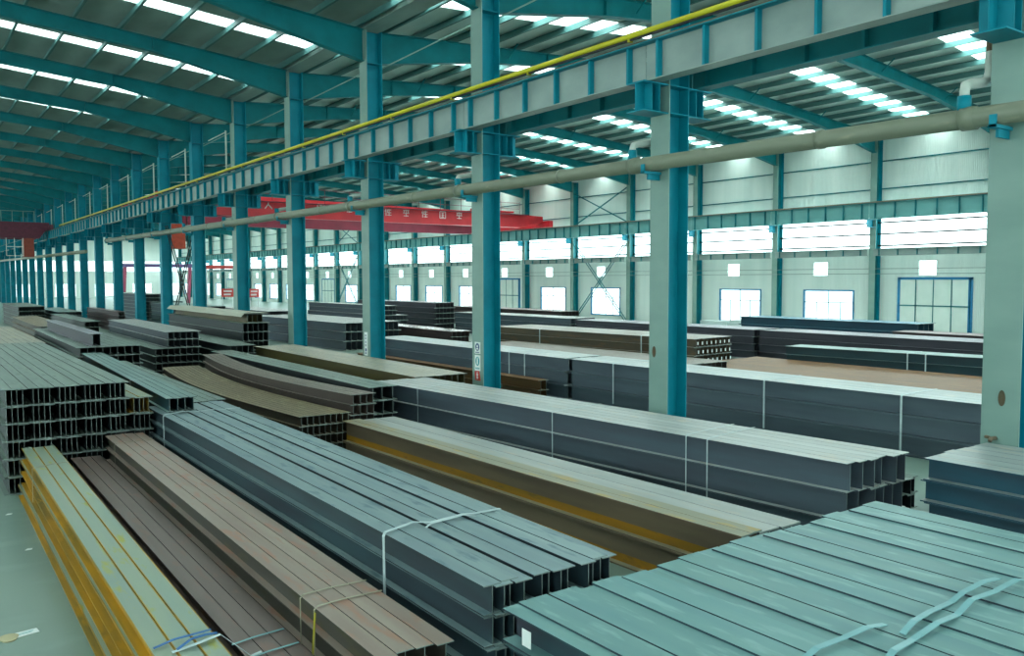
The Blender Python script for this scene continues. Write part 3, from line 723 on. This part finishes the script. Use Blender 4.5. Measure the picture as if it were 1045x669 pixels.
# key, name-in-labels, x0, y0, x1, L, layers, hb, w, n
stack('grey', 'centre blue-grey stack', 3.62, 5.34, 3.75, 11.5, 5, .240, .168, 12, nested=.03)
stack('teal', 'big bottom-right teal stack', 3.46, -7.1, 3.46, 11.95, 5, .242, .262, 28, nested=-.012, endvis=0, sidevis=.5)
stack('pink', 'pinkish four-wide stack', 2.76, 5.45, 2.92, 10.9, 4, .215, .150, 4, endvis=.5)
stack('brown', 'low brown left stack', 2.20, 4.9, 2.36, 11.4, 3, .178, .150, 3, endvis=0, sidevis=.3)
stack('yellow', 'yellow-edged left stack', 1.44, 4.3, 1.62, 12.0, 4, .200, .158, 3, endvis=0, shift={0: -.07, 1: -.02, 2: -.03})
stack('dgrey', 'tall dark left-edge stack', 1.36, 16.45, 1.45, 12.0, 6, .291, .150, 20, nested=.006, skip={0: 4, 1: 4, 2: 4, 3: 4, 4: 4},
      mats={(4, 22): 'yellow', (4, 23): 'yellow', (4, 20): 'yellow'})
stack('dgrey', 'grey stack below the teal bundle', 3.98, 17.1, 4.1, 10.0, 5, .245, .160, 8, endvis=.1, sidevis=.1)
stack('dteal', 'small teal bundle', 3.85, 15.85, 4.28, 11.3, 1, .245, .128, 4, zbase=1.262)
stack('rod', 'low curved brown bundle', 6.2, 15.5, 6.42, 11.3, 5, .196, .112, 9, bow=-.36, jit=.02)
stack('rod2', 'taller curved brown bundle', 7.42, 15.8, 7.74, 11.4, 6, .212, .140, 4, bow=-.46, jit=.02)
stack('dgrey', 'grey stack behind curved bundles', 8.36, 16.9, 8.42, 11.8, 4, .31, .235, 3)
stack('ochre', 'low rust-yellow stack', 7.36, 5.9, 7.08, 9.6, 2, .415, .19, 2, endvis=.1, tf=.02)
stack('slate', 'low wide-flange stack', 7.80, 5.95, 7.58, 9.7, 2, .385, .37, 2, endvis=.1, sidevis=.2)
stack('slate', 'long right-centre slate stack', 10.06, 6.35, 9.2, 12.0, 3, .396, .225, 6, ysl=.17)
stack('dgrey', 'low dark stack beside the columns', 12.0, 6.9, 11.9, 11.5, 2, .25, .20, 5, sidevis=0, endvis=.3)
stack('edge', 'cropped right-edge stack', 11.2, -6.1, 11.2, 12.0, 4, .299, .292, 6, endvis=0)
stack('olive', 'olive stack before the columns', 10.98, 19.4, 11.1, 12.8, 3, .35, .196, 8)
stack('dgrey', 'left stack carrying a pair', 4.2, 27.4, 4.45, 12.0, 6, .274, .196, 9, endvis=.6)
stack('purple', 'pair on the left stack', 4.6, 27.7, 4.75, 10.5, 1, .37, .2, 2, zbase=1.655)
stack('rod', 'second stack behind, far left', 4.72, 40, 4.9, 12, 6, .28, .2, 6)
stack('olive', 'olive left-edge stack', 2.5, 31.5, 2.6, 12, 6, .26, .2, 7)
stack('dgrey', 'broad lower left-middle tier', 7.5, 32.6, 7.7, 12, 4, .275, .21, 8)
stack('slate', 'upper left-middle tier', 8.0, 32.8, 8.25, 12, 2, .29, .21, 6, zbase=1.106)
stack('dgrey', 'dark low stack by the columns', 9.75, 31.0, 9.9, 12, 4, .3, .2, 5)
stack('dgrey', 'covered stack by the columns', 11.2, 34, 11.35, 12, 5, .37, .2, 6)
stack('olive', 'bundle under the pale sheet', 11.5, 34.3, 11.65, 11.6, 1, .34, .2, 4, zbase=1.858)
stack('dgrey', 'distant grey left stack', 7.6, 47.3, 7.7, 12, 5, .3, .2, 4)
stack('dgrey', 'distant tall far-left stack', 7.1, 71, 7.2, 12, 5, .33, .2, 9)
stack('dteal', 'distant low far-left stack', 9.3, 68, 9.4, 12, 5, .26, .2, 8)
stack('maroon', 'distant brown stack before columns', 12.25, 63, 12.3, 12, 5, .28, .2, 3)
# far hall
stack('steelblue', 'long three-tier slate stack', 16.62, 7.4, 16.22, 12, 3, .41, .3, 5, endvis=0, tf=.02)
stack('steelblue', 'slate stack left of it, three-tier', 16.22, 19.6, 15.86, 12, 3, .41, .3, 5, endvis=.2, tf=.02)
stack('orange', 'rusty pair before the slate', 15.38, 19.8, 15.2, 12, 2, .3, .2, 2)
stack('orange', 'rust-orange field of beams', 23.1, 9.4, 23.1, 12, 2, .25, .28, 16)
stack('tan', 'tan strapped stack', 24.55, 21.95, 23.5, 12, 4, .325, .25, 10)
stack('rod2', 'flat brown far-hall stack', 20.0, 18.8, 19.6, 12, 3, .27, .255, 11)
stack('rose', 'pinkish far-hall stack', 21.6, 34.7, 22.0, 9, 4, .27, .22, 5)
stack('dteal', 'dark teal far-hall beams', 29.4, 8, 27.8, 12.3, 3, .33, .3, 4)
stack('purple', 'purple-grey stack, right end', 31.4, 12, 31.1, 12, 4, .325, .24, 8)
stack('purple', 'purple-grey stack, middle part', 31.1, 24.3, 30.8, 12, 4, .325, .24, 8)
stack('slate', 'blue-grey stack, left continuation', 30.7, 36.6, 30.5, 12, 4, .34, .24, 8)
stack('blue', 'bright blue wall-side stack', 35.9, 19.4, 35.9, 9.6, 4, .4, .42, 4)
stack('maroon', 'brown beams before the door', 33.75, 7.4, 33.9, 12, 4, .34, .25, 6)
stack('slate', 'tall slate far-hall stack', 18.2, 39.5, 17.8, 12, 3, .465, .3, 11)
stack('slate', 'base of the two-step stack', 24.9, 48, 24.7, 12, 4, .325, .25, 7)
stack('slate', 'top of the two-step stack', 25.0, 48.2, 24.9, 12, 2, .3, .25, 4, zbase=1.31)
stack('purple', 'pale high distant stack', 31.0, 52, 30.7, 12, 5, .38, .3, 6)
stack('maroon', 'distant brown door-side stack', 36, 44, 36.2, 14, 4, .35, .3, 6)
stack('dteal', 'first distant hall stack', 16.2, 58, 16.0, 12, 6, .3, .25, 8)
stack('slate', 'second distant hall stack', 16.5, 74, 16.4, 12, 8, .3, .25, 8)
stack('dteal', 'third distant hall stack', 19.5, 85, 19.4, 12, 5, .3, .25, 12)
stack('slate', 'mid distant hall stack', 22.5, 62, 22.4, 12, 4, .3, .25, 12)

BEAMS.sort(key=lambda d: -d['score'])
NSEL = 300
rowname = ['top row', 'second row down', 'third row down', 'fourth row down', 'fifth row down', 'bottom row']
for d in BEAMS[:NSEL]:
    k = (d['key'], d['w'], d['h'], d['L'], d['bow'])
    if k not in mesh_cache:
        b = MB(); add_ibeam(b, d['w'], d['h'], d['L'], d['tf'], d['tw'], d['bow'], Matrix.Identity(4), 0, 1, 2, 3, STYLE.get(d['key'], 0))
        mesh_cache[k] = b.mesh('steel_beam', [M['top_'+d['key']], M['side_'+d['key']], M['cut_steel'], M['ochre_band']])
    o = link('steel_beam', mesh_cache[k]); o.location = d['loc']; o.rotation_euler = (0, 0, d['yaw'])
    tag(o, 'steel beam, %s from left, %s of the %s' % (ORD[d['i']], rowname[d['l']], d['desc']), 'beam', 'steel beams in the ' + d['desc'])
rest = BEAMS[NSEL:]
b = MB(); keys = []
for d in rest:
    if d['key'] not in keys: keys.append(d['key'])
for d in rest:
    q = keys.index(d['key'])
    m4 = Matrix.Translation(d['loc']) @ Matrix.Rotation(d['yaw'], 4, 'Z')
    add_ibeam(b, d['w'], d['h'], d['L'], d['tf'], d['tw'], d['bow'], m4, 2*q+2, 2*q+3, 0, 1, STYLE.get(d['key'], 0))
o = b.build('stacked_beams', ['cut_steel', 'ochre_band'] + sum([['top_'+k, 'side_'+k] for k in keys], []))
tag(o, 'remaining steel beams lying inside and in the distant stacks across the hall', 'beam', None, 'stuff')

# pale sheet covering the stack left of the columns
b = MB(); pts = [(11.25, 0, 2.24), (12.35, 0, 2.24)]
n = 12
for i in range(n):
    ya, yb = 34.2+i, 34.2+i+1
    xa = 11.3+.01*i; xb = 12.42+.01*i; dz = .006*math.sin(i*1.7); dz2 = .006*math.sin((i+1)*1.7)
    k = len(b.v)
    b.v += [(xa, ya, 2.1+dz), (xa, yb, 2.1+dz2), (xa+.16, ya, 2.25+dz), (xa+.16, yb, 2.25+dz2), (xb, ya, 2.23+dz), (xb, yb, 2.23+dz2),
            (xa-.01, ya, 2.11+dz), (xa-.01, yb, 2.11+dz2), (xa+.15, ya, 2.27+dz), (xa+.15, yb, 2.27+dz2), (xb, ya, 2.25+dz), (xb, yb, 2.25+dz2)]
    for f in ((0, 1, 3, 2), (2, 3, 5, 4), (6, 8, 9, 7), (8, 10, 11, 9), (0, 6, 7, 1), (4, 5, 11, 10)): b.f.append(tuple(k+q for q in f)); b.m.append(0)
    if i == 0: b.f.append((k, k+2, k+8, k+6)); b.m.append(0); b.f.append((k+2, k+4, k+10, k+8)); b.m.append(0)
tag(b.build('cover_sheet', 'tarp_pale'), 'long pale cover sheet draped over the bundle left of the columns', 'sheet')

# white wrapped blocks by the far wall
for (x, y, w, l, h, lab) in ((41.5, 31.2, 1.6, 3.0, 1.05, 'white wrapped block by the far wall, right of the blue stack end'),
                        (42.8, 35.5, 1.2, 2.2, .85, 'white wrapped block by the far wall under the window'),
                        (41.0, 15.5, 1.6, 3.2, 1.3, 'white panel pack before the far door')):
    b = MB()
    for i in range(6): b.box((0+.01*(i % 2), 0, i*h/6), (w, l, (i+1)*h/6-.012))
    o = b.build('panel_pack', 'white_block'); o.location = (x, y, 0); tag(o, lab, 'pack')

# white end tags on the tan stack
b = MB(); b.box((-.03, -.006, .02), (.03, 0, .14)); tg = b.mesh('end_tag', [M['sign_white']])
for l in range(3):
    for i in range(8):
        o = link('end_tag', tg); x = 24.75+i*.29; o.location = (x, 21.86+.04*l+.087*(x-24.55)-.05, .40+.326*l)
        tag(o, 'white tag on the end of the tan stack, %s from left, %s tier' % (ORD[i], ('lower', 'middle', 'upper')[l]), 'tag', 'white tags on the beam ends')

# ------------------------------------------------------------------ straps
def strap(label, m, pts, w=.03, wdir=(0, 1, 0), th=.004):
    """ribbon through pts (list of 3-D), width along wdir"""
    b = MB(); wd = Vector(wdir).normalized()*w/2; P_ = [Vector(p) for p in pts]
    for j in range(len(P_)):
        d = (P_[min(j+1, len(P_)-1)]-P_[max(j-1, 0)]).normalized(); nn = d.cross(wd).normalized()*th
        if nn.z < -1e-6 or (abs(nn.z) < 1e-6 and nn.x > 0): nn = -nn
        b.v += [tuple(P_[j]-wd), tuple(P_[j]+wd), tuple(P_[j]+wd+nn), tuple(P_[j]-wd+nn)]
    for j in range(len(P_)-1):
        for i in range(4):
            i2 = (i+1) % 4; b.f.append((4*j+i, 4*j+i2, 4*j+4+i2, 4*j+4+i)); b.m.append(0)
    b.f.append((3, 2, 1, 0)); b.m.append(0); k = 4*(len(P_)-1); b.f.append((k, k+1, k+2, k+3)); b.m.append(0)
    return tag(b.build('strapping_band', m), label, 'strap', 'strapping bands round the stacks')
zt = 5*(.240+max(.008, .168*.055)+.001)+.006
for (y, lab, m, ww) in ((15.55, 'white band near the far end of the centre blue-grey stack', 'strap_white', .05), (7.05, 'white band with loose tails near the front of the centre stack', 'strap_white', .045)):
    xl = 3.62+.13*(y-5.34)/11.5
    strap(lab, m, [(xl-.006, y, .5), (xl-.008, y, zt-.26), (xl-.008, y, zt-.03), (xl+.01, y, zt+.006), (xl+.34, y+.06, zt+.03), (xl+.52, y+.02, zt+.006), (xl+.9, y+.03, zt+.02), (xl+1.02, y+.03, zt+.006), (xl+1.35, y+.02, zt+.006)], ww)
strap('second white band doubling over the front of the centre stack', 'strap_white', [(4.02, 6.93, zt+.01), (4.1, 6.98, zt+.022), (4.5, 7.03, zt+.03), (4.62, 6.98, zt+.01)], .03)
for (y, lab) in ((6.98, 'pale rear band round the pinkish stack, near end'), (6.66, 'pale front band round the pinkish stack, near end'), (15.4, 'dark band at the far end of the pinkish stack')):
    xl = 2.76+.16*(y-5.45)/10.9; zc = 4*.216+.004
    strap(lab, 'strap_pale', [(xl-.006, y, .1), (xl-.008, y, zc-.02), (xl+.02, y, zc+.008), (xl+.3, y+.02, zc+.006), (xl+.63, y, zc+.006)], .022)
strap('yellow-green band hanging down the side of the pinkish stack', 'strap_yellow', [(2.73, 6.62, .08), (2.735, 6.62, .5), (2.76, 6.62, .84)], .03)
for (y, lab) in ((6.75, 'grey-blue band across the low brown stack'), (7.1, 'rear grey-blue band across the low brown stack')):
    strap(lab, 'strap_teal', [(2.2, y-.02, .545), (2.4, y, .555), (2.68, y+.04, .545)], .022)
ye = 4*.201+.004
strap('pale band near the far end of the yellow-edged stack', 'strap_pale', [(1.56, 14.4, .3), (1.565, 14.4, ye), (1.62, 14.42, ye+.012), (1.85, 14.5, ye+.02), (2.08, 14.6, ye+.006)], .03)
strap('crumpled bright blue strap on the yellow-edged stack', 'strap_blue', [(1.50, 6.75, ye+.01), (1.66, 6.78, ye+.03), (1.8, 6.74, ye+.05), (1.95, 6.8, ye+.03)], .03)
strap('second blue strap end curling on the yellow-edged stack', 'strap_blue', [(1.64, 6.62, ye+.01), (1.76, 6.66, ye+.05), (1.88, 6.7, ye+.04), (1.98, 6.74, ye+.015)], .035)
strap('white loose strap lying over the yellow-edged stack', 'strap_white', [(1.60, 6.6, ye+.006), (1.8, 6.62, ye+.02), (1.98, 6.66, ye+.03), (2.25, 6.74, .56), (2.35, 6.78, .555)], .035)
zb = 5*(.242+.262*.055+.001)+.006
def bstrap(lab, pts): strap(lab, 'strap_teal', pts, .045, (0, 1, 0), .006)
bstrap('left teal strap over the big teal stack', [(5.30, 2.90, zb), (5.5, 2.93, zb+.03), (5.8, 2.97, zb+.012), (6.1, 2.98, zb+.004), (6.3, 2.99, zb+.03), (6.6, 2.98, zb+.05), (6.78, 2.96, zb+.04)])
bstrap('right teal strap over the big teal stack', [(4.75, 2.72, zb), (4.95, 2.76, zb+.035), (5.25, 2.80, zb+.01), (5.6, 2.82, zb+.03), (5.9, 2.84, zb+.004), (6.15, 2.86, zb+.05), (6.5, 2.86, zb+.03), (6.85, 2.85, zb+.05), (7.0, 2.84, zb+.01)])
bstrap('short teal strap at the bottom of the big teal stack', [(4.40, 3.05, zb), (4.6, 3.07, zb+.03), (4.9, 3.07, zb+.02), (5.15, 3.06, zb+.03), (5.33, 3.04, zb+.01)])
for (y, lab) in ((12.0, 'far thin band on the long slate stack right of centre'), (8.95, 'middle pale band on the long slate stack right of centre'), (8.55, 'near pale band on the long slate stack right of centre'), (16.4, 'farthest band on the long slate stack right of centre')):
    xl = 10.06-.86*(y-6.35)/12; zc = 3*.399+.004
    strap(lab, 'strap_white', [(xl-.006, y, .3), (xl-.008, y, zc-.02), (xl+.02, y, zc+.008), (xl+.6, y+.1, zc+.006), (xl+1.38, y+.2, zc+.006)], .02)
for (y, x0, lab) in ((9.2, 16.56, 'white band on the long three-tier stack, right of the second column'), (12.5, 16.45, 'white band on the long three-tier stack, beside the second column'), (17.5, 16.28, 'white band at the left end of the long three-tier stack'), (21.5, 16.16, 'thin white band on the long slate stack, right of the third column'), (22.3, 16.13, 'second thin white band right of the third column')):
    zc = 3*.411+.004
    strap(lab, 'strap_white', [(x0-.01, y, .1), (x0-.012, y, zc-.02), (x0+.02, y, zc+.01), (x0+1.5, y+.05, zc+.006)], .045)
for (y, lab) in ((24.5, 'white tie on the tan stack, right one'), (30.5, 'white tie on the tan stack, left one')):
    x0 = 24.55-1.05*(y-21.95)/12; zc = 4*.326+.004
    strap(lab, 'strap_white', [(x0-.02, y, .4), (x0-.022, y, zc), (x0+.05, y, zc+.02), (x0+2.4, y+.2, zc+.006)], .06)
for (y, lab) in ((15.0, 'white band round the dark teal beams, right one'), (15.6, 'white band round the dark teal beams, left one')):
    x0 = 29.4-1.6*(y-8)/12.3; zc = 3*.331+.004
    strap(lab, 'strap_white', [(x0-.02, y, .3), (x0-.022, y, zc), (x0+.05, y, zc+.01), (x0+1.1, y+.1, zc+.006)], .05)
xg = 3.85+.43*(3/11.3)
strap('white band round the small teal bundle', 'strap_white', [(xg-.006, 19.2, 1.3), (xg-.008, 19.2, 1.505), (xg+.02, 19.2, 1.514), (xg+.5, 19.22, 1.512)], .03)
# small label plate on the big teal stack
b = MB(); b.box((-.004, -.05, 0), (0, .05, .12)); o = b.build('paper_label', 'sign_white'); o.location = (3.47, 4.6, 1.08); tag(o, 'small white paper label on the web of the big teal stack', 'label')

# ------------------------------------------------------------------ litter on the floor
b = MB(); b.poly([(-.12, -.06, .002), (.12, -.06, .002), (.13, .06, .002), (-.11, .08, .002)], (0, 0, .004)); b.poly([(-.09, -.01, .006), (.07, -.01, .006), (.07, .0, .006), (-.09, .0, .006)], (0, 0, .001), 1); b.poly([(-.09, .02, .006), (.09, .02, .006), (.09, .03, .006), (-.09, .03, .006)], (0, 0, .001), 1)
o = b.build('paper_scrap', ['sign_white', 'sign_teal']); o.location = (.95, 9.86, 0); o.rotation_euler = (0, 0, .2); tag(o, 'white printed paper scrap on the floor at bottom left', 'paper')
b = MB(); b.poly([(math.cos(t)*.09*(1+.15*math.sin(3*t)), math.sin(t)*.11, .002) for t in [2*PI*i/14 for i in range(14)]], (0, 0, .01))
o = b.build('cardboard_scrap', 'cardboard'); o.location = (.80, 9.82, 0); tag(o, 'round tan cardboard scrap on the floor beside the paper', 'cardboard')
for (x, y, lab) in ((1.3, 15.1, 'tiny white scrap on the floor near the dark stack'), (1.33, 12.95, 'tiny white scrap on the floor beside the yellow-edged stack')):
    b = MB(); b.poly([(-.05, -.02, .002), (.03, -.03, .002), (.05, .03, .002), (-.01, .05, .002)], (0, 0, .004)); o = b.build('paper_scrap', 'sign_white'); o.location = (x, y, 0); tag(o, lab, 'paper')
